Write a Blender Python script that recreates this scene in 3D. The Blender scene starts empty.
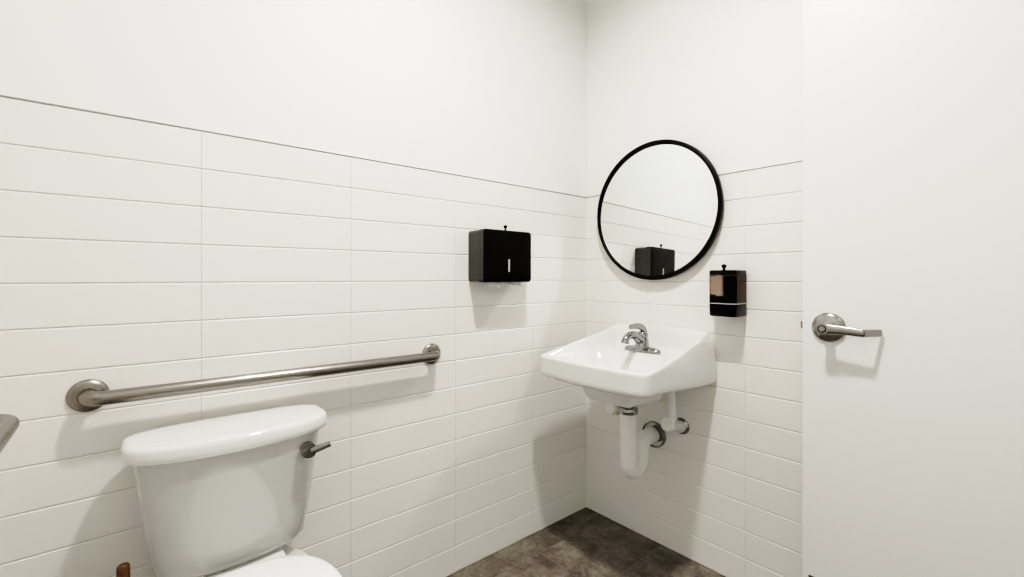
import bpy, bmesh, math, random
from mathutils import Vector, Matrix
random.seed(7)
PI = math.pi
COL = bpy.context.scene.collection

# ------------------------------------------------------------------ helpers
def origin_of(o):
    v = Vector((0, 0, 0))
    while o is not None:
        v += o.location
        o = o.parent
    return v

def tag(o, label=None, cat=None, group=None, kind=None):
    if label: o['label'] = label
    if cat: o['category'] = cat
    if group: o['group'] = group
    if kind: o['kind'] = kind
    return o

def thing(name, loc, label, cat, group=None):
    o = bpy.data.objects.new(name, None)
    o.empty_display_size = .05
    COL.objects.link(o)
    o.location = loc
    return tag(o, label, cat, group)

def obj(name, bm, mats, parent=None, loc=(0, 0, 0), smooth=True, angle=40, kind=None, label=None):
    """bm in world coordinates; the object origin goes to parent (or loc)."""
    off = origin_of(parent) + Vector(loc)
    bmesh.ops.translate(bm, verts=bm.verts, vec=-off)
    bmesh.ops.recalc_face_normals(bm, faces=bm.faces)
    me = bpy.data.meshes.new(name)
    if smooth:
        for f in bm.faces: f.smooth = True
        for e in bm.edges:
            if len(e.link_faces) == 2 and e.calc_face_angle(0) > math.radians(angle):
                e.smooth = False
    bm.to_mesh(me); bm.free()
    if not isinstance(mats, (list, tuple)): mats = [mats]
    for m in mats: me.materials.append(m)
    o = bpy.data.objects.new(name, me)
    COL.objects.link(o)
    o.location = loc
    o.parent = parent
    if kind: o['kind'] = kind
    if label: o['label'] = label
    return o

def NB(): return bmesh.new()

def box(bm, x0, x1, y0, y1, z0, z1, bev=0, seg=3, mi=0):
    t = bmesh.new()
    r = bmesh.ops.create_cube(t, size=1)
    for v in t.verts:
        v.co = Vector(((x0+x1)/2 + v.co.x*(x1-x0), (y0+y1)/2 + v.co.y*(y1-y0), (z0+z1)/2 + v.co.z*(z1-z0)))
    if bev > 0:
        bmesh.ops.bevel(t, geom=list(t.edges), offset=bev, segments=seg, profile=.5, affect='EDGES')
    merge(bm, t, mi)

def merge(bm, t, mi=0, mat=None):
    m = {}
    for v in t.verts:
        m[v] = bm.verts.new(mat @ v.co if mat else v.co)
    for f in t.faces:
        try:
            nf = bm.faces.new([m[v] for v in f.verts]); nf.material_index = mi
        except ValueError: pass
    t.free()

def loft(bm, rings, cap=(True, True), mi=0, closed=True):
    R = [[bm.verts.new(p) for p in r] for r in rings]
    n = len(R[0])
    for a, b in zip(R, R[1:]):
        for i in range(n if closed else n-1):
            j = (i+1) % n
            f = bm.faces.new((a[i], a[j], b[j], b[i])); f.material_index = mi
    if cap[0]: bm.faces.new(list(reversed(R[0]))).material_index = mi
    if cap[1]: bm.faces.new(R[-1]).material_index = mi

def frames(path):
    P = [Vector(p) for p in path]
    T = []
    for i in range(len(P)):
        a = P[max(i-1, 0)]; b = P[min(i+1, len(P)-1)]
        T.append((b-a).normalized())
    up = Vector((0, 0, 1)) if abs(T[0].z) < .9 else Vector((1, 0, 0))
    n = (up - T[0]*up.dot(T[0])).normalized()
    out = []
    for i, t in enumerate(T):
        n = (n - t*n.dot(t)).normalized()
        out.append((P[i], n, t.cross(n)))
    return out

def tube(bm, path, rad, n=20, flat=None, cap=(True, True), mi=0):
    """rad: number or list; flat: list of (a,b) half-sizes along frame normal/binormal"""
    fr = frames(path); rings = []
    for k, (p, nn, bb) in enumerate(fr):
        if flat: ra, rb = flat[k] if isinstance(flat, list) else flat
        else:
            ra = rb = rad[k] if isinstance(rad, (list, tuple)) else rad
        rings.append([p + nn*(ra*math.cos(2*PI*i/n)) + bb*(rb*math.sin(2*PI*i/n)) for i in range(n)])
    loft(bm, rings, cap, mi)

def lathe(bm, prof, o, axis, n=40, cap=(True, True), mi=0):
    """prof: list of (r, h) along axis from o"""
    a = Vector(axis).normalized()
    up = Vector((0, 0, 1)) if abs(a.z) < .9 else Vector((1, 0, 0))
    u = (up - a*up.dot(a)).normalized(); w = a.cross(u)
    o = Vector(o)
    loft(bm, [[o + a*h + u*(r*math.cos(2*PI*i/n)) + w*(r*math.sin(2*PI*i/n)) for i in range(n)] for r, h in prof], cap, mi)

def ball(bm, c, r, mi=0, n=16):
    t = bmesh.new()
    bmesh.ops.create_uvsphere(t, u_segments=n, v_segments=n//2+2, radius=r)
    merge(bm, t, mi, Matrix.Translation(c))

def bez(pts, n=12):
    """Catmull-Rom through points"""
    P = [Vector(p) for p in pts]; out = []
    Q = [P[0]*2-P[1]] + P + [P[-1]*2-P[-2]]
    for i in range(1, len(Q)-2):
        p0, p1, p2, p3 = Q[i-1:i+3]
        for k in range(n):
            t = k/n
            out.append(.5*((2*p1) + (-p0+p2)*t + (2*p0-5*p1+4*p2-p3)*t*t + (-p0+3*p1-3*p2+p3)*t**3))
    out.append(P[-1]); return out

def fillet(pts, r, n=8):
    """polyline with rounded corners"""
    P = [Vector(p) for p in pts]; out = [P[0]]
    for i in range(1, len(P)-1):
        a = (P[i-1]-P[i]).normalized(); b = (P[i+1]-P[i]).normalized()
        ang = a.angle(b); d = r/math.tan(ang/2)
        s = P[i]+a*d; e = P[i]+b*d
        c = P[i] + (a+b).normalized()*(r/math.sin(ang/2))
        va = s-c; vb = e-c; th = va.angle(vb)
        for k in range(n+1):
            t = k/n
            out.append(c + (va*math.sin((1-t)*th) + vb*math.sin(t*th))/math.sin(th))
    out.append(P[-1]); return out

def sstep(a, b, x):
    t = min(1, max(0, (x-a)/(b-a))); return t*t*(3-2*t)

def lerp(a, b, t): return a+(b-a)*t

# ------------------------------------------------------------------ materials
def mat(name, col, rough=.5, metal=0, spec=.5, coat=0, bump=0, bscale=200, var=0, vscale=8, trans=0, ior=1.45, emit=0, aniso=0, brush=None, alpha=1):
    m = bpy.data.materials.new(name); m.use_nodes = True
    nt = m.node_tree; N = nt.nodes; L = nt.links
    b = N['Principled BSDF']
    b.inputs['Base Color'].default_value = (*col, 1)
    b.inputs['Roughness'].default_value = rough
    b.inputs['Metallic'].default_value = metal
    b.inputs['Specular IOR Level'].default_value = spec
    b.inputs['Coat Weight'].default_value = coat
    b.inputs['Coat Roughness'].default_value = .05
    b.inputs['Transmission Weight'].default_value = trans
    b.inputs['IOR'].default_value = ior
    tc = N.new('ShaderNodeTexCoord')
    if emit:
        b.inputs['Emission Color'].default_value = (1, .97, .92, 1); b.inputs['Emission Strength'].default_value = emit
    if var:
        nz = N.new('ShaderNodeTexNoise'); nz.inputs['Scale'].default_value = vscale; nz.inputs['Detail'].default_value = 3
        L.new(tc.outputs['Object'], nz.inputs['Vector'])
        mr = N.new('ShaderNodeMapRange'); mr.inputs['To Min'].default_value = 1-var; mr.inputs['To Max'].default_value = 1+var
        L.new(nz.outputs['Fac'], mr.inputs['Value'])
        mx = N.new('ShaderNodeMix'); mx.data_type = 'RGBA'; mx.blend_type = 'MULTIPLY'; mx.inputs['Factor'].default_value = 1
        mx.inputs['A'].default_value = (*col, 1); L.new(mr.outputs['Result'], mx.inputs['B'])
        L.new(mx.outputs['Result'], b.inputs['Base Color'])
    if bump:
        nz = N.new('ShaderNodeTexNoise'); nz.inputs['Scale'].default_value = bscale; nz.inputs['Detail'].default_value = 4
        if brush:
            mp = N.new('ShaderNodeMapping'); mp.inputs['Scale'].default_value = brush
            L.new(tc.outputs['Object'], mp.inputs['Vector']); L.new(mp.outputs['Vector'], nz.inputs['Vector'])
        else: L.new(tc.outputs['Object'], nz.inputs['Vector'])
        bp = N.new('ShaderNodeBump'); bp.inputs['Strength'].default_value = bump; bp.inputs['Distance'].default_value = .001
        L.new(nz.outputs['Fac'], bp.inputs['Height']); L.new(bp.outputs['Normal'], b.inputs['Normal'])
    return m

M = {}
M['paint'] = mat('wall paint', (.80, .80, .775), .6, bump=.12, bscale=180)
M['ceil'] = mat('ceiling paint', (.82, .82, .80), .8)
M['tile'] = mat('white ceramic tile', (.78, .763, .725), .32, var=.015, vscale=5, bump=.05, bscale=40)
M['grout'] = mat('grout', (.60, .59, .56), .8)
M['trimmetal'] = mat('tile edge metal', (.33, .33, .32), .35, metal=.7)
M['door'] = mat('door paint', (.77, .765, .745), .38, bump=.06, bscale=120)
M['porcelain'] = mat('white porcelain', (.72, .72, .70), .1, coat=.6)
M['tank'] = mat('shaded tank porcelain', (.50, .50, .475), .1, coat=.6)  # white porcelain, darkened: reflection of dark surroundings is put into the colour
M['seat'] = mat('white seat plastic', (.9, .9, .88), .22)
M['steel'] = mat('brushed stainless steel', (.28, .262, .24), .27, metal=1, bump=.25, bscale=60, brush=(40, 1, 40))
M['chrome'] = mat('chrome', (.37, .37, .375), .06, metal=1)
M['nickel'] = mat('satin chrome', (.34, .33, .315), .22, metal=1, bump=.12, bscale=300)
M['black'] = mat('black plastic', (.003, .003, .003), .22, spec=.2, bump=.03, bscale=60)
M['blackside_reflect'] = mat('black plastic side with tile reflection', (.055, .055, .05), .42, var=.5, vscale=90, bump=.5, bscale=300)  # textured black plastic; reflected tile is painted in as the lighter grey
M['frame'] = mat('matte black frame', (.004, .004, .004), .35, spec=.25)
M['mirror'] = mat('mirror silver', (.90, .92, .905), .0, metal=1)
M['paper'] = mat('paper towel', (.85, .85, .83), .9, bump=.3, bscale=90)
M['wsleeve'] = mat('white pipe cover', (.80, .80, .78), .35)
M['wood'] = mat('wooden handle', (.105, .055, .024), .45, var=.25, vscale=30, bump=.1, bscale=60)
M['rubber'] = mat('plunger rubber', (.05, .012, .01), .5)
M['window'] = mat('grey window strip', (.42, .43, .43), .35)
M['smoke'] = mat('smoked translucent plastic', (.60, .56, .51), .08, trans=1, ior=1.1)
M['soap'] = mat('soap refill', (.72, .56, .49), .35)
M['clear'] = mat('clear plastic lip', (.7, .7, .7), .15)
M['hole'] = mat('dark hole', (.01, .01, .01), .6)
M['diff'] = mat('lamp diffuser', (.9, .9, .9), .5, emit=4)
M['whitetrim'] = mat('white trim paint', (.8, .8, .78), .4)

def floor_material():
    m = bpy.data.materials.new('slate look floor tile'); m.use_nodes = True
    nt = m.node_tree; N = nt.nodes; L = nt.links; b = N['Principled BSDF']
    tc = N.new('ShaderNodeTexCoord')
    at = N.new('ShaderNodeAttribute'); at.attribute_name = 'tone'; at.attribute_type = 'GEOMETRY'
    n1 = N.new('ShaderNodeTexNoise'); n1.inputs['Scale'].default_value = 9; n1.inputs['Detail'].default_value = 8; n1.inputs['Roughness'].default_value = .65; n1.inputs['Distortion'].default_value = .6
    n2 = N.new('ShaderNodeTexNoise'); n2.inputs['Scale'].default_value = 55; n2.inputs['Detail'].default_value = 6
    ad = N.new('ShaderNodeVectorMath'); ad.operation = 'ADD'
    L.new(tc.outputs['Object'], ad.inputs[0]); L.new(at.outputs['Vector'], ad.inputs[1])
    for n in (n1, n2): L.new(ad.outputs[0], n.inputs['Vector'])
    mx = N.new('ShaderNodeMath'); mx.operation = 'MULTIPLY_ADD'; mx.inputs[1].default_value = .30
    L.new(n2.outputs['Fac'], mx.inputs[0]); 
    sc = N.new('ShaderNodeMath'); sc.operation = 'MULTIPLY'; sc.inputs[1].default_value = .74
    L.new(n1.outputs['Fac'], sc.inputs[0]); L.new(sc.outputs[0], mx.inputs[2])
    cr = N.new('ShaderNodeValToRGB')
    e = cr.color_ramp.elements
    e[0].position = .30; e[0].color = (.045, .038, .030, 1)
    e[1].position = .78; e[1].color = (.29, .268, .235, 1)
    k = e.new(.52); k.color = (.138, .124, .106, 1)
    L.new(mx.outputs[0], cr.inputs['Fac']); L.new(cr.outputs['Color'], b.inputs['Base Color'])
    b.inputs['Roughness'].default_value = .5
    bp = N.new('ShaderNodeBump'); bp.inputs['Strength'].default_value = .35; bp.inputs['Distance'].default_value = .002
    L.new(mx.outputs[0], bp.inputs['Height']); L.new(bp.outputs['Normal'], b.inputs['Normal'])
    return m
M['floor'] = floor_material()
M['fgrout'] = mat('floor grout', (.205, .19, .168), .85, var=.2, vscale=30)

# ------------------------------------------------------------------ room
H = .1032                 # tile row pitch
TW = .4100                # tile column pitch
TOP = 15*H
CEIL = 2.76
XR = 1.96                 # right wall face
YF = -1.985               # front (camera side) wall face
PT = .008                 # tile build-up over the painted wall

def tiles(bm, span, first, put, top=TOP, pitch=.4117):
    """put(u,v,w) -> world; u along the wall, v up, w out of the wall (tile face at w=0)"""
    cols = []; u = 0; nxt = first
    while u < span-1e-6:
        e = min(nxt, span); cols.append((u, e)); u = e; nxt = e+pitch
    gv, gh, ch = .0002, .0010, .0022
    # grout bed
    q = [put(0, 0, -.0022), put(span, 0, -.0022), put(span, top, -.0022), put(0, top, -.0022)]
    f = bm.faces.new([bm.verts.new(p) for p in q]); f.material_index = 1
    for (a, b) in cols:
        for r in range(15):
            z0, z1 = r*H+gh, (r+1)*H-gh
            if z0 > top: continue
            a1, b1 = (a+gv if a > 0 else 0), b-gv
            o = [bm.verts.new(put(x, z, -.006)) for x, z in ((a1, z0), (b1, z0), (b1, z1), (a1, z1))]
            m_ = [bm.verts.new(put(x, z, -.0016)) for x, z in ((a1, z0), (b1, z0), (b1, z1), (a1, z1))]
            cv = .0008
            ca = cv if a > 0 else 0
            i = [bm.verts.new(put(x, z, 0)) for x, z in ((a1+ca, z0+ch), (b1-cv, z0+ch), (b1-cv, z1-ch), (a1+ca, z1-ch))]
            for A, B in ((o, m_), (m_, i)):
                for k in range(4):
                    bm.faces.new((A[k], A[(k+1) % 4], B[(k+1) % 4], B[k]))
            bm.faces.new(i)

def wall(name, slab, span, first, put, edge, pitch=.4117):
    bm = NB()
    for s in slab: box(bm, *s)
    w = obj(name, bm, M['paint'], smooth=False, kind='structure')
    bm = NB(); tiles(bm, span, first, put, pitch=pitch)
    obj('tile_wainscot', bm, [M['tile'], M['grout']], w, smooth=False)
    bm = NB(); box(bm, *edge)
    obj('tile_edge_trim', bm, M['trimmetal'], w, smooth=False)
    return w

wall('wall_left', [(-.12, -PT, YF-.12, .12, 0, CEIL)], -YF, .3655, lambda u, v, w: Vector((w, -u, v)),
     (-.009, .0005, YF, 0, TOP, TOP+.0032))
wall('wall_back', [(-.12, XR+.12, PT, .12, 0, CEIL)], XR, .3462, lambda u, v, w: Vector((u, -w, v)),
     (0, XR, -.0005, .009, TOP, TOP+.0032), .418)
wall('wall_front', [(-.12, XR+.12, YF-.12, YF-PT, 0, CEIL)], XR, .3, lambda u, v, w: Vector((u, YF+w, v)),
     (0, XR, YF-.009, YF+.0005, TOP, TOP+.0032))
# right wall with the doorway (opening y -1.035 .. -.095)
OY0, OY1, OZ = -1.04, -.095, 2.16
bm = NB()
box(bm, XR+PT, XR+.12, YF-.12, OY0-.02, 0, CEIL); box(bm, XR+PT, XR+.12, OY1+.02, .12, 0, CEIL); box(bm, XR+PT, XR+.12, OY0-.02, OY1+.02, OZ+.02, CEIL)
wr = obj('wall_right', bm, M['paint'], smooth=False, kind='structure')
bm = NB(); tiles(bm, OY0-.06-YF, .3, lambda u, v, w: Vector((XR-w, YF+u, v)))
obj('tile_wainscot', bm, [M['tile'], M['grout']], wr, smooth=False)
bm = NB()
box(bm, XR-.012, XR+.135, OY0-.055, OY0, 0, OZ+.055, .002); box(bm, XR-.012, XR+.135, OY1, OY1+.05, 0, OZ+.055, .002)
box(bm, XR-.012, XR+.135, OY0, OY1, OZ, OZ+.055, .002)
obj('trim_1', bm, M['whitetrim'], kind='structure', smooth=False)
bm = NB(); box(bm, 3.1, 3.2, -3.2, 1.2, 0, CEIL)
obj('wall_hallway', bm, M['paint'], kind='structure', smooth=False)

# floor: tiles 0.3 x 0.6 along y
bm = NB()
tone = bm.verts.layers.float_vector.new('tone')
def fquad(x0, x1, y0, y1, z, mi, t):
    g = .0018 if mi == 0 else 0
    vs = [bm.verts.new(p) for p in ((x0+g, y0+g, z), (x1-g, y0+g, z), (x1-g, y1-g, z), (x0+g, y1-g, z))]
    for v in vs: v[tone] = t
    bm.faces.new(vs).material_index = mi
fquad(-.12, 3.2, -3.2, 1.2, -.0015, 1, (0, 0, 0))
box(bm, -.12, 3.2, -3.2, 1.2, -.08, -.002, mi=1)
x = .12-.3*1; k = 0
while x < 3.1:
    off = -.437 if k % 2 else -.15
    y = off + 1.8
    while y > -3.2:
        fquad(max(x, -.02), min(x+.3, 3.1), max(y-.6, -3.2), min(y, 1.2), 0, 0, (random.random()*9, random.random()*9, random.random()*9)) if y-.6 < 1.2 else None
        y -= .6
    x += .3; k += 1
obj('floor', bm, [M['floor'], M['fgrout']], kind='structure', smooth=False)
bm = NB(); box(bm, -.12, 3.2, -3.2, 1.2, CEIL, CEIL+.1)
obj('ceiling', bm, M['ceil'], kind='structure', smooth=False)

# ------------------------------------------------------------------ door (open, parallel to the back wall)
DY = -.115; DX0, DX1 = .988, 1.90
bm = NB(); box(bm, DX0, DX1, DY, DY+.044, .012, 2.13, .0015, 2)
door = obj('door_1', bm, M['door'], loc=(DX1, DY, 0), kind='structure', smooth=False)
bm = NB(); box(bm, DX0+.018, DX1-.018, DY-.0015, DY+.001, .022, .214, .0005, 1)
obj('kick_plate', bm, mat('kick plate with floor reflection', (.10, .09, .075), .35, metal=.8), door, smooth=False)  # stainless plate; the dark floor it reflects is put into its colour
bm = NB(); box(bm, DX0-.0012, DX0+.002, DY+.009, DY+.035, .955, 1.045, .0004, 1)
box(bm, DX0-.010, DX0, DY+.014, DY+.030, .988, 1.011, .002, 2)
obj('latch', bm, M['nickel'], door, smooth=False)
for hz in (.25, 1.07, 1.88):
    bm = NB(); tube(bm, [(DX1+.008, DY+.05, hz-.05), (DX1+.008, DY+.05, hz+.05)], .007, 12)
    box(bm, DX1-.002, DX1+.008, DY+.044, DY+.049, hz-.05, hz+.05)
    obj('hinge', bm, M['nickel'], door, smooth=False)
hx, hz = 1.0595, .9985
bm = NB(); lathe(bm, [(.045, 0), (.045, .003), (.043, .008), (.034, .012), (.022, .0145), (.0215, .020), (.0135, .022)], (hx, DY, hz), (0, -1, 0), 56)
rose = obj('door_handle', bm, M['nickel'], door, angle=50)
bm = NB()
lathe(bm, [(.0125, .015), (.0125, .042), (.0155, .047), (.0165, .062), (.0155, .066), (.008, .067)], (hx, DY, hz), (0, -1, 0), 40)
yo = DY-.058
path = fillet([(hx+.004, yo, hz), (hx+.050, yo-.001, hz-.001), (hx+.098, yo, hz-.005), (hx+.128, DY-.010, hz-.005)], .006, 6)
n = len(path); fl = []
for i, p in enumerate(path):
    t = min(1, max(0, (p.x-hx)/.11))
    fl.append((lerp(.0165, .0105, t**.8), lerp(.0085, .0045, t)))
tube(bm, path, 0, 24, flat=fl)
obj('lever', bm, M['nickel'], rose, angle=50)
bm = NB(); lathe(bm, [(.0085, .064), (.0085, .0685), (.0075, .0695)], (hx, DY, hz), (0, -1, 0), 28)
obj('thumb_turn', bm, M['chrome'], rose)
bm = NB(); lathe(bm, [(.0115, .0667), (.0115, .0674)], (hx, DY, hz), (0, -1, 0), 28)
obj('button_ring', bm, M['hole'], rose)

# ------------------------------------------------------------------ mirror
mx_, mz_, mr_ = .3915, 1.4380, .2990
mir = thing('round_mirror', (mx_, 0, mz_-mr_), 'large round mirror with a thin black frame hung on the tiled wall above the sink', 'mirror')
bm = NB()
prof = [(mr_-.018, .012), (mr_-.0010, .012), (mr_, .0135), (mr_, .031), (mr_-.002, .0345), (mr_-.004, .036), (mr_-.0100, .036), (mr_-.0125, .0345), (mr_-.0140, .028), (mr_-.018, .026), (mr_-.018, .012)]
lathe(bm, prof, (mx_, 0, mz_), (0, -1, 0), 128, cap=(False, False))
bmesh.ops.remove_doubles(bm, verts=bm.verts, dist=1e-6)
obj('frame', bm, M['frame'], mir, angle=50)
bm = NB(); lathe(bm, [(mr_-.060, -.001), (mr_-.060, .013), (mr_-.017, .013), (mr_-.017, .016)], (mx_, 0, mz_), (0, -1, 0), 96)
obj('back_panel', bm, M['frame'], mir, angle=50)
bm = NB(); lathe(bm, [(mr_-.017, .019), (mr_-.017, .0265)], (mx_, 0, mz_), (0, -1, .020), 128)
obj('glass', bm, M['mirror'], mir, smooth=False)

# ------------------------------------------------------------------ paper towel dispenser
x0, x1, y0, y1, z0, z1 = 0, .103, -.720, -.471, 1.131, 1.337
pd = thing('paper_towel_dispenser', (0, (y0+y1)/2, z0), 'black paper towel dispenser with a keyed knob mounted on the left tiled wall', 'towel dispenser')
def rrect(a0, a1, b0, b1, r, n=6):
    out = []
    for (ca, cb, s) in ((a1-r, b1-r, 0), (a0+r, b1-r, 1), (a0+r, b0+r, 2), (a1-r, b0+r, 3)):
        for k in range(n+1):
            t = (s+k/n)*PI/2
            out.append((ca+r*math.cos(t), cb+r*math.sin(t)))
    return out
bm = NB()
loft(bm, [[Vector((x, a, b)) for a, b in rrect(y0+i, y1-i, z0+i, z1-i, .013)] for x, i in ((.0005, .002), (.070, .0015), (.0805, .001))])
obj('housing', bm, M['blackside_reflect'], pd, angle=50)
bm = NB()
loft(bm, [[Vector((x, a, b)) for a, b in rrect(y0+i, y1-i, z0+i, z1-i, max(.004, .014-i*.6))] for x, i in ((.070, .0), (.0985, .0), (.1010, .0007), (.1025, .0025), (.1032, .006), (.1045, .030))])
bm.normal_update()
for f in bm.faces:
    if abs(f.normal.y) > .8: f.material_index = 1
fc = obj('front_cover', bm, [M['black'], M['blackside_reflect']], pd, angle=60)
bm = NB(); box(bm, .1015, .1056, -.598, -.5895, 1.172, 1.222, .001, 2)
obj('level_window', bm, M['window'], pd, smooth=False)
bm = NB(); kx, ky = .085, -.597
lathe(bm, [(.0045, -.002), (.0045, .004), (.0028, .005), (.0028, .012)], (kx, ky, z1), (0, 0, 1), 16)
ball(bm, (kx, ky, z1+.016), .0075)
obj('knob', bm, M['black'], pd)
bm = NB()
rng = random.Random(4)
rows = []
nn = 46
for zz, am in ((z0+.01, .0), (z0-.004, .5), (z0-.013, 1.)):
    r_ = []
    for i in range(nn):
        t = i/(nn-1)
        wv = .006*math.sin(t*19+1)+.004*math.sin(t*43)
        low = am*(.004*math.sin(t*9+2)+.003*math.sin(t*31))
        r_.append(Vector((.070+wv*am+.012*am, lerp(-.700, -.505, t), zz+low-.003*am)))
    rows.append(r_)
for a, b in zip(rows, rows[1:]):
    va = [bm.verts.new(p) for p in a]; vb = [bm.verts.new(p) for p in b]
    for i in range(nn-1): bm.faces.new((va[i], va[i+1], vb[i+1], vb[i]))
bmesh.ops.remove_doubles(bm, verts=bm.verts, dist=1e-6)
g = bmesh.ops.solidify(bm, geom=list(bm.faces), thickness=.0012)
obj('paper_towel', bm, M['paper'], pd, label='crumpled white paper towel edge showing below the cover')

# ------------------------------------------------------------------ soap dispenser
sx0, sx1, sy, sz0, sz1 = .6725, .773, -.100, 1.008, 1.178
sd = thing('soap_dispenser', ((sx0+sx1)/2, 0, sz0), 'smoky black liquid soap dispenser fixed to the tiles right of the mirror', 'soap dispenser')
def sring(z, ins=0, fy=sy):
    return [Vector((a, b, z)) for a, b in rrect(sx0+ins, sx1-ins, fy+ins, -.0005, .012, 5)]
bm = NB()
def sring2(z, ins=0, fy=sy, by=-.0005):
    pts = []
    for a, b in rrect(sx0+ins, sx1-ins, fy+ins, by, .012, 5): pts.append(Vector((a, b, z)))
    return pts
bm = NB(); loft(bm, [sring2(sz0, .004), sring2(sz0+.003, .001), sring2(sz0+.046, .0)])
obj('base', bm, M['black'], sd, angle=50)
bm = NB(); loft(bm, [sring2(sz0+.0462, -.0006), sring2(sz0+.0482, -.0006)])
obj('lip', bm, M['clear'], sd, angle=50)
bm = NB(); loft(bm, [sring2(sz0+.0484, .0), sring2(sz1-.0185, .0)])
obj('window_cover', bm, M['smoke'], sd, angle=50)
bm = NB(); loft(bm, [sring2(sz1-.018, .0), sring2(sz1-.004, .0), sring2(sz1-.001, .002), sring2(sz1, .006)])
obj('cap', bm, M['black'], sd, angle=50)
bm = NB(); loft(bm, [[Vector((a, b, z)) for a, b in rrect(sx0+.006, sx0+.050, sy+.010, -.02, .008, 4)] for z in (sz0+.080, sz1-.022)])
obj('soap_refill', bm, M['soap'], sd, label='pinkish soap refill')
bm = NB(); box(bm, sx0+.054, sx1-.010, sy+.009, -.070, sz0+.05, sz1-.022, .003, 2)
box(bm, sx0+.012, sx0+.05, sy+.014, -.02, sz0+.05, sz0+.073, .003, 2)
obj('pump', bm, M['black'], sd, smooth=False)
bm = NB(); kx, ky = .720, -.075
lathe(bm, [(.0055, -.002), (.0055, .004), (.0038, .006), (.0038, .012)], (kx, ky, sz1), (0, 0, 1), 16)
t = bmesh.new(); bmesh.ops.create_uvsphere(t, u_segments=14, v_segments=10, radius=1)
merge(bm, t, 0, Matrix.Translation((kx, ky, sz1+.0145)) @ Matrix.Diagonal((.0095, .0065, .0080, 1)))
obj('knob', bm, M['black'], sd)

# ------------------------------------------------------------------ sink
SX, SW, SD = .4105, .2515, .490
def s_outline(n_c=7):
    """rounded outline, counter-clockwise seen from above, starting back right"""
    pts = []
    rb, rf = .012, .030
    def seg(p, q, n):
        for k in range(n): pts.append((lerp(p[0], q[0], k/n), lerp(p[1], q[1], k/n)))
    def arc(cx, cy, r, a0, a1, n=n_c):
        for k in range(n): 
            a = lerp(a0, a1, k/n); pts.append((cx+r*math.cos(a), cy+r*math.sin(a)))
    L, R_, B, F_ = SX-SW, SX+SW, -.002, -SD
    seg((R_-rb, B), (L+rb, B), 30)
    arc(L+rb, B-rb, rb, PI/2, PI)
    seg((L, B-rb), (L, F_+rf), 24)
    arc(L+rf, F_+rf, rf, PI, 1.5*PI)
    seg((L+rf, F_), (R_-rf, F_), 30)
    arc(R_-rf, F_+rf, rf, 1.5*PI, 2*PI)
    seg((R_, F_+rf), (R_, B-rb), 24)
    arc(R_-rb, B-rb, rb, 0, PI/2)
    out = []
    for x, y in pts:   # front bow
        u = (x-SX)/SW
        y2 = y - .014*(1-u*u)*sstep(.25, .49, -y)
        x2 = SX + (x-SX)*(1 + .0*y)
        out.append((x2, y2))
    return out
OUT = s_outline()
SC = (SX, -.285)
def flare(x, y, k=1.0):
    g = .080*sstep(.40, .02, -y)*k
    return SX + (x-SX)*(1-g)
def z_rim(x, y):
    d = -y; u = abs(x-SX)/SW
    side = lerp(.838, .915, sstep(.0, 1.0, (SD-d)/(SD-.03))*.35 + .65*max(0, min(1, (SD-d)/(SD-.03))))
    front = .838
    e = max(0, (1-u)*SW); rc = .030
    back = .944 - .012*u*u - (rc-math.sqrt(max(0, rc*rc-(rc-e)**2)) if e < rc else 0)
    z = side
    t = sstep(.12, .02, d)
    return lerp(z, back, t)
def z_top(x, y):
    d = -y
    u = (x-SX)
    e_side = SW-abs(u)
    e_front = SD + .014*(1-min(1, (u/SW)**2)) - d
    e_back = d
    zr = z_rim(x, y)
    shelf = lerp(.846, .822, sstep(.14, .46, d))
    ms = sstep(.018, .046, e_side); mf = sstep(.022, .046, e_front); mb = sstep(.026, .050, e_back)
    m = ms*mf*mb
    z = lerp(zr, min(shelf, zr), m)
    # bowl
    bx, by, ax, ay = SX, .318, .205, .150
    wid = ax*(1-.12*(d-by)/ay)
    r = (abs(u/wid)**2.6 + abs((d-by)/ay)**2.6)**(1/2.6)
    if r < 1: z -= .100*(1-r**2.2)**.85 * sstep(1.0, .85, r)**.5
    return z
bm = NB(); rings = []
S = [.02, .06, .1, .15, .2, .25, .3, .35, .4, .44, .48, .52, .56, .59, .62, .65, .68, .70, .72, .74, .76, .78, .80, .82, .84, .86, .88, .90, .915, .93, .942, .954, .965]
for s in S:
    rings.append([Vector((flare(lerp(SC[0], x, s), lerp(SC[1], y, s)), lerp(SC[1], y, s), z_top(lerp(SC[0], x, s), lerp(SC[1], y, s)))) for x, y in OUT])
for o_, dz in ((.007, .0), (.004, .0012), (.0015, .0035), (.0, .008)):
    r = []
    for x, y in OUT:
        L_ = math.hypot(x-SC[0], y-SC[1]); s = 1-o_/L_
        px, py = lerp(SC[0], x, s), lerp(SC[1], y, s)
        r.append(Vector((flare(px, py), py, z_rim(x, y)-dz)))
    rings.append(r)
def z_bot(x, y): return lerp(.738, .757, sstep(.05, .45, -y)) - .006*(1-min(1, ((x-SX)/SW)**2))*sstep(.2, .49, -y)
for f_ in (.12, .25, .4, .55, .7, .85, 1):
    r = []
    for x, y in OUT:
        zt = z_rim(x, y)-.008; zb = z_bot(x, y)+.016
        r.append(Vector((flare(x, y, (1-f_)**3.0), y, lerp(zt, zb, f_))))
    rings.append(r)
for o_, dz in ((.002, .010), (.007, .004), (.016, 0)):
    r = []
    for x, y in OUT:
        L_ = math.hypot(x-SC[0], y-SC[1]); s = 1-o_/L_
        r.append(Vector((lerp(SC[0], x, s), lerp(SC[1], y, s), z_bot(x, y)+dz)))
    rings.append(r)
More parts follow.
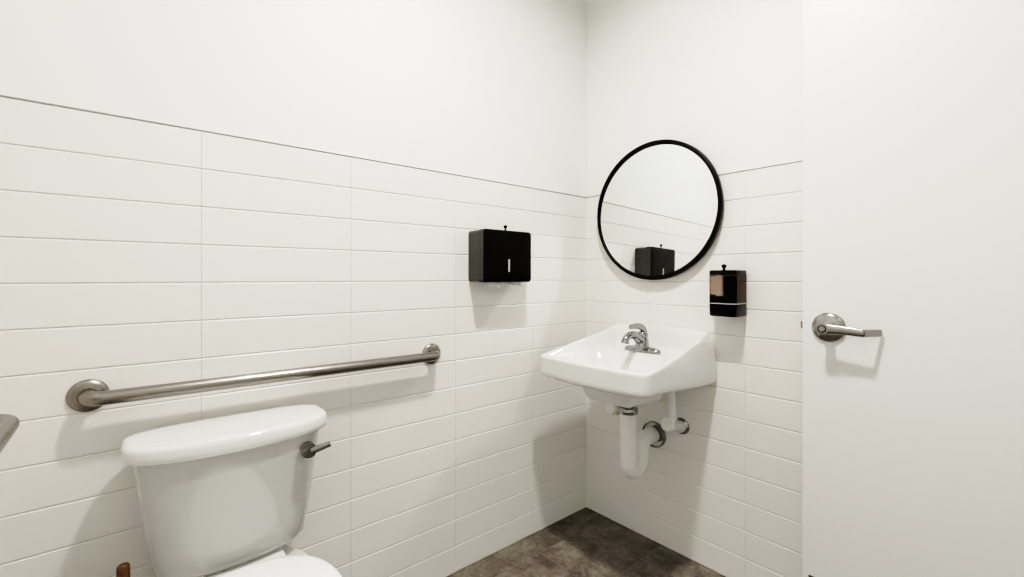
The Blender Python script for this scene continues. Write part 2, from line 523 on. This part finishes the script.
for s in (.9, .86, .8, .7, .6, .56, .53, .50, .48, .46, .44, .42, .40, .38, .35, .3, .2, .1, .03):
    r = []
    for x, y in OUT:
        px, py = lerp(SC[0], x, s), lerp(SC[1], y, s)
        bulge = sstep(.54, .38, s)
        r.append(Vector((px, py, z_bot(px, py)+.006 - .084*bulge)))
    rings.append(r)
loft(bm, rings)
sink = thing('wall_hung_sink', (SX, 0, .70), 'white porcelain wall hung sink with high back under the round mirror', 'sink')
obj('basin', bm, M['porcelain'], sink, angle=60)
bm = NB(); zc = z_top(SX, -.318)
lathe(bm, [(.021, -.004), (.022, .0015), (.018, .0025), (.014, .0005)], (SX, -.318, zc+.001), (0, 0, 1), 32)
obj('drain', bm, M['chrome'], sink)
bm = NB()
lathe(bm, [(.034, .676), (.036, .680), (.036, .700), (.030, .712)], (.397, -.21, 0), (0, 0, 1), 32)
obj('drain_flange', bm, M['porcelain'], sink)

# faucet
fx, fy, fz = .412, -.135, .8490
fau = thing('faucet', (fx, fy, fz), 'chrome single lever faucet standing on the back deck of the white sink', 'faucet')
bm = NB(); rr = []
for h, a, b in ((-.001, .084, .028), (.004, .084, .028), (.009, .081, .026), (.014, .070, .022), (.018, .050, .018)):
    rr.append([Vector((fx+a*math.copysign(abs(math.cos(t))**.8, math.cos(t)), fy+b*math.copysign(abs(math.sin(t))**.9, math.sin(t)), fz+h)) for t in [2*PI*i/48 for i in range(48)]])
loft(bm, rr)
obj('base_plate', bm, M['chrome'], fau, angle=50)
bm = NB()
tube(bm, bez([(fx, fy, fz+.008), (fx, fy-.001, fz+.020), (fx, fy, fz+.036), (fx, fy+.002, fz+.050), (fx, fy+.003, fz+.058)], 5), 0, 28,
     flat=[(lerp(.032, .0190, i/20), lerp(.032, .0200, i/20)) for i in range(21)])
obj('body', bm, M['chrome'], fau, angle=60)
bm = NB()
sp = bez([(fx, fy+.010, fz+.026), (fx, fy-.024, fz+.050), (fx, fy-.058, fz+.068), (fx, fy-.094, fz+.069), (fx, fy-.114, fz+.056), (fx, fy-.119, fz+.041)], 8)
ns = len(sp)
tube(bm, sp, [lerp(.0215, .0135, min(1, i/(ns*.6)))+.0025*sstep(.8, 1, i/ns) for i in range(ns)], 24)
obj('spout', bm, M['chrome'], fau, angle=60)
bm = NB()
lathe(bm, [(.0195, .054), (.022, .058), (.022, .068), (.019, .076), (.011, .081)], (fx, fy+.003, fz), (0, 0, 1), 28)
hp = bez([(fx, fy+.016, fz+.062), (fx, fy+.012, fz+.082), (fx, fy-.006, fz+.097), (fx, fy-.040, fz+.104), (fx, fy-.088, fz+.103)], 8)
nh = len(hp)
tube(bm, hp, 0, 20, flat=[(lerp(.0125, .0032, i/nh), lerp(.019, .0085, i/nh)) for i in range(nh)])
obj('lever_handle', bm, M['chrome'], fau, angle=60)

# trap
tx, ty = .397, -.21
trap = thing('drain_trap', (tx, ty, .32), 'white covered P shaped drain pipe hanging under the sink into the wall', 'drain pipe')
bm = NB(); R_ = .0335
tube(bm, [(tx, ty, .606), (tx, ty, .425)], R_, 32)
obj('vertical_sleeve', bm, M['wsleeve'], trap)
bm = NB()
tube(bm, fillet([(tx, ty, .432), (tx, ty, .358), (tx-.004, ty+.095, .358), (tx-.008, ty+.095, .470), (tx-.012, -.012, .468)], .0455, 12), R_-.0008, 32)
obj('bend_sleeve', bm, M['wsleeve'], trap)
bm = NB(); lathe(bm, [(.0365, .603), (.0385, .606), (.0385, .620), (.036, .626), (.020, .627), (.020, .69)], (tx, ty, 0), (0, 0, 1), 32)
obj('slip_nut', bm, M['chrome'], trap)
bm = NB(); lathe(bm, [(.056, -.001), (.056, .012), (.054, .0145), (.051, .0145), (.049, .008), (.034, .007)], (tx-.012, 0, .468), (0, -1, 0), 48)
obj('wall_flange', bm, M['chrome'], trap)

def stop_valve(vx, vz, lab, back):
    ax = (0, -1, .30)
    v = thing('water_stop_valve', (vx, -.05, vz), lab, 'valve', 'covered water valves under the sink')
    bm = NB(); lathe(bm, [(.034, -.001), (.034, .003), (.030, .008), (.022, .011)], (vx, 0, vz), (0, -1, 0), 40)
    obj('wall_flange', bm, M['chrome'], v)
    bm = NB(); lathe(bm, [(.024, .010), (.025, .012), (.025, .095), (.0265, .097), (.0265, .120), (.024, .123)], (vx, 0, vz-.004), ax, 36)
    obj('valve_cover', bm, M['wsleeve'], v)
    bm = NB(); tube(bm, fillet([(vx, -.075, vz+.01), (vx, -.075, vz+.08), (lerp(vx, SX, .12), -.07, vz+.27)], .03, 6), .0165, 24)
    obj('supply_sleeve', bm, M['wsleeve'], v)
stop_valve(.512, .535, 'white covered water valve at the right of the drain pipe with chrome flange', 0)
stop_valve(.236, .538, 'white covered water valve at the left of the drain pipe, mostly behind it', 0)

# ------------------------------------------------------------------ grab bars
def grab_bar(name, a, b, wn, r, out, lab, loc, fr=.039):
    g = thing(name, loc, lab, 'grab bar')
    a, b, wn = Vector(a), Vector(b), Vector(wn)
    bm = NB()
    tube(bm, fillet([a+wn*.004, a+wn*out, b+wn*out, b+wn*.004], .030, 10), r, 28)
    obj('bar', bm, M['steel'], g)
    for p in (a, b):
        bm = NB(); lathe(bm, [(fr, -.001), (fr, .003), (fr-.003, .0075), (fr-.010, .0105), (r+.003, .0125), (r+.0025, .010)], p, wn, 48)
        obj('wall_flange', bm, M['steel'], g, angle=50)
grab_bar('grab_bar', (0, -1.826, .866), (0, -.886, .864), (1, 0, 0), .0168, .056,
         'long brushed steel grab bar running along the left wall above the toilet tank', (0, -1.36, .82))
grab_bar('grab_bar', (.231, YF, .880), (1.300, YF, .880), (0, 1, 0), .0168, .060,
         'brushed steel grab bar end at the left picture edge, on the near side wall', (.77, YF, .82))

# ------------------------------------------------------------------ toilet
YC = -1.550
toilet = thing('toilet', (.38, YC, 0), 'white porcelain two piece toilet standing against the left wall below the grab bar', 'toilet')
def dring(z, xb, xf, hw, bow, n=180, ex=4.2, inset=0, dy=0):
    out = []
    cx = (xb+xf)/2; a = (xf-xb)/2-inset; b = hw-inset
    for i in range(n):
        t = 2*PI*i/n
        c, s = math.cos(t), math.sin(t)
        x = cx + a*math.copysign(abs(c)**(2/ex), c)
        e2 = ex if c > 0 else ex*.85
        x = cx + a*math.copysign(abs(c)**(2/e2), c)
        y = b*math.copysign(abs(s)**(2/e2), s)
        if c > 0: x += bow*(1-(y/b)**2)*min(1, c*1.6)
        out.append(Vector((x, YC+dy+y, z)))
    return out
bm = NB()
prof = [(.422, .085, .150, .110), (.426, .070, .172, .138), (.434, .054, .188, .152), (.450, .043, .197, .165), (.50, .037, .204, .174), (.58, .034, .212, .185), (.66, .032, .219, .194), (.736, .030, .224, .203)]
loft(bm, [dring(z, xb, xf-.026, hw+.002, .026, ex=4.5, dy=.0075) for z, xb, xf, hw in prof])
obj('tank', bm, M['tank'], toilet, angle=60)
bm = NB()
LX0, LX1, LW = .020, .203, .2260
loft(bm, [dring(z, LX0, LX1, LW, .034, ex=4, inset=i, dy=.0085) for z, i in ((.7315, .010), (.7315, .003), (.734, .0), (.745, -.0005), (.757, .0), (.764, .002), (.7685, .006), (.7705, .012), (.7715, .03))])
obj('tank_lid', bm, M['porcelain'], toilet, angle=60)
# flush lever on the tank front right
bm = NB()
ly, lz, lx = YC+.162, .692, .218
lathe(bm, [(.0205, -.006), (.0205, .009), (.019, .014)], (lx, ly, lz), (1, 0, 0), 36)
lev = obj('flush_lever', bm, M['chrome'], toilet, angle=50)
bm = NB(); lathe(bm, [(.0180, .013), (.0170, .019), (.010, .0195)], (lx, ly, lz), (1, 0, 0), 32)
tube(bm, bez([(lx+.016, ly+.002, lz), (lx+.019, ly+.020, lz+.003), (lx+.023, ly+.038, lz+.008), (lx+.026, ly+.050, lz+.011)], 6), 0, 18,
     flat=[(lerp(.0095, .0075, i/18), .0055) for i in range(19)])
obj('lever_arm', bm, mat('dark chrome', (.30, .29, .28), .18, metal=1), lev, angle=50)
# bowl and pedestal
def egg(z, xb, xf, hw, n=64, inset=0, p=2.3):
    cx = lerp(xb, xf, .42); out = []
    for i in range(n):
        t = 2*PI*i/n; c, s = math.cos(t), math.sin(t)
        a = (xf-cx) if c > 0 else (cx-xb)
        e = 2.0 if c > 0 else 3.0
        x = cx + (a-inset)*math.copysign(abs(c)**(2/e), c)
        y = (hw-inset)*math.copysign(abs(s)**(2/p), s)
        out.append(Vector((x, YC+y, z)))
    return out
bm = NB()
loft(bm, [egg(0, .10, .56, .115), egg(.02, .10, .56, .115), egg(.05, .11, .54, .105), egg(.13, .12, .50, .095), egg(.20, .10, .53, .110), egg(.27, .06, .62, .145),
          egg(.33, .045, .68, .170), egg(.37, .04, .705, .180), egg(.392, .04, .710, .182), egg(.400, .05, .704, .176)])
obj('bowl', bm, M['porcelain'], toilet, angle=60)
bm = NB(); box(bm, .05, .20, YC-.105, YC+.115, .385, .426, .010, 3)
obj('tank_platform', bm, M['porcelain'], toilet, smooth=True)
bm = NB()
loft(bm, [egg(0.4120, .220, .720, .186, inset=.004), egg(0.4140, .220, .720, .186), egg(0.4260, .220, .720, .186), egg(0.4290, .220, .720, .186, inset=.004)])
obj('seat', bm, M['seat'], toilet, angle=60)
bm = NB()
loft(bm, [egg(0.4305, .222, .717, .184, inset=.004), egg(0.4330, .222, .717, .184), egg(0.4420, .222, .717, .184, inset=.001), egg(0.4470, .222, .717, .184, inset=.006), egg(0.4500, .222, .717, .184, inset=.02), egg(0.4530, .222, .717, .184, inset=.08)])
obj('seat_lid', bm, M['seat'], toilet, angle=60)
for s in (-1, 1):
    bm = NB(); box(bm, .205, .240, YC+s*.075-.020, YC+s*.075+.020, .402, .430, .007, 3)
    obj('seat_hinge', bm, M['seat'], toilet)

# ------------------------------------------------------------------ plunger
pl = thing('plunger', (.155, -1.765, 0), 'toilet plunger whose brown wooden handle shows at the left of the tank', 'plunger')
bm = NB()
tube(bm, [(.158, -1.757, .07), (.141, -1.762, .494), (.1409, -1.762, .499), (.1408, -1.762, .502)], [.0125, .0122, .0112, .0085], 24)
obj('handle', bm, M['wood'], pl)
bm = NB()
lathe(bm, [(.055, .0), (.056, .006), (.054, .03), (.043, .055), (.024, .07), (.019, .075), (.018, .105), (.014, .108)], (.158, -1.757, .0), (0, 0, 1), 36)
obj('rubber_cup', bm, M['rubber'], pl)

# ------------------------------------------------------------------ ceiling light
LXc, LYc = .94, -1.03
cl = thing('ceiling_light', (LXc, LYc, CEIL), 'round recessed downlight in the ceiling', 'ceiling light')
bm = NB(); lathe(bm, [(.075, -.0001), (.095, -.0001), (.094, .005), (.078, .006), (.075, -.0001)], (LXc, LYc, CEIL), (0, 0, -1), 56, cap=(False, False))
obj('trim_ring', bm, M['whitetrim'], cl)
bm = NB(); lathe(bm, [(.075, .0005), (.075, .002)], (LXc, LYc, CEIL), (0, 0, -1), 48)
obj('diffuser', bm, M['diff'], cl)
ld = bpy.data.lights.new('downlight', 'AREA'); ld.shape = 'DISK'; ld.size = .14; ld.energy = 20; ld.spread = math.radians(155); ld.color = (1, .977, .945)
lo = bpy.data.objects.new('downlight', ld); COL.objects.link(lo); lo.location = (LXc, LYc, CEIL-.006)
# unseen fill light added in the hallway outside the doorway
l2 = bpy.data.lights.new('hallway_fill_light', 'AREA'); l2.shape = 'DISK'; l2.size = .3; l2.energy = 5; l2.color = (1, .98, .95)
o2 = bpy.data.objects.new('hallway_fill_light', l2); COL.objects.link(o2); o2.location = (2.6, -1.0, CEIL-.02)

w = bpy.data.worlds.new('world'); bpy.context.scene.world = w; w.use_nodes = True
w.node_tree.nodes['Background'].inputs['Color'].default_value = (.9, .92, .95, 1)
w.node_tree.nodes['Background'].inputs['Strength'].default_value = .4

# ------------------------------------------------------------------ camera
f_px = 456.0
cd = bpy.data.cameras.new('camera'); cd.sensor_width = 36; cd.sensor_fit = 'HORIZONTAL'
cd.lens = 36*f_px/1024; cd.shift_y = -(288.5-276.9)/1024; cd.clip_start = .02
cam = bpy.data.objects.new('camera', cd); COL.objects.link(cam)
cam.location = (1.493, -1.763, 1.152)
F = Vector((-.7608, .6490, 0)).normalized()
cam.rotation_euler = (F.to_track_quat('-Z', 'Y').to_matrix() @ Matrix.Rotation(.0013, 3, 'Z')).to_euler()
CURVE = ((.02, .008), (.12, .20), (.285, .48), (.525, .74), (.75, .845))
sc = bpy.context.scene
sc.camera = cam
sc.view_settings.view_transform = 'Standard'
sc.view_settings.look = 'None'
sc.view_settings.exposure = 0
sc.view_settings.use_curve_mapping = True
cmap = sc.view_settings.curve_mapping
cmap.use_clip = True
cu = cmap.curves[3]
cu.points[1].location = (1, .93)
for px_, py_ in CURVE: cu.points.new(px_, py_)
cmap.update()
sc.cycles.use_denoising = True
sc.cycles.max_bounces = 16
sc.cycles.diffuse_bounces = 8
sc.cycles.use_guiding = True
sc.cycles.sample_clamp_indirect = 15
sc.cycles.blur_glossy = 0
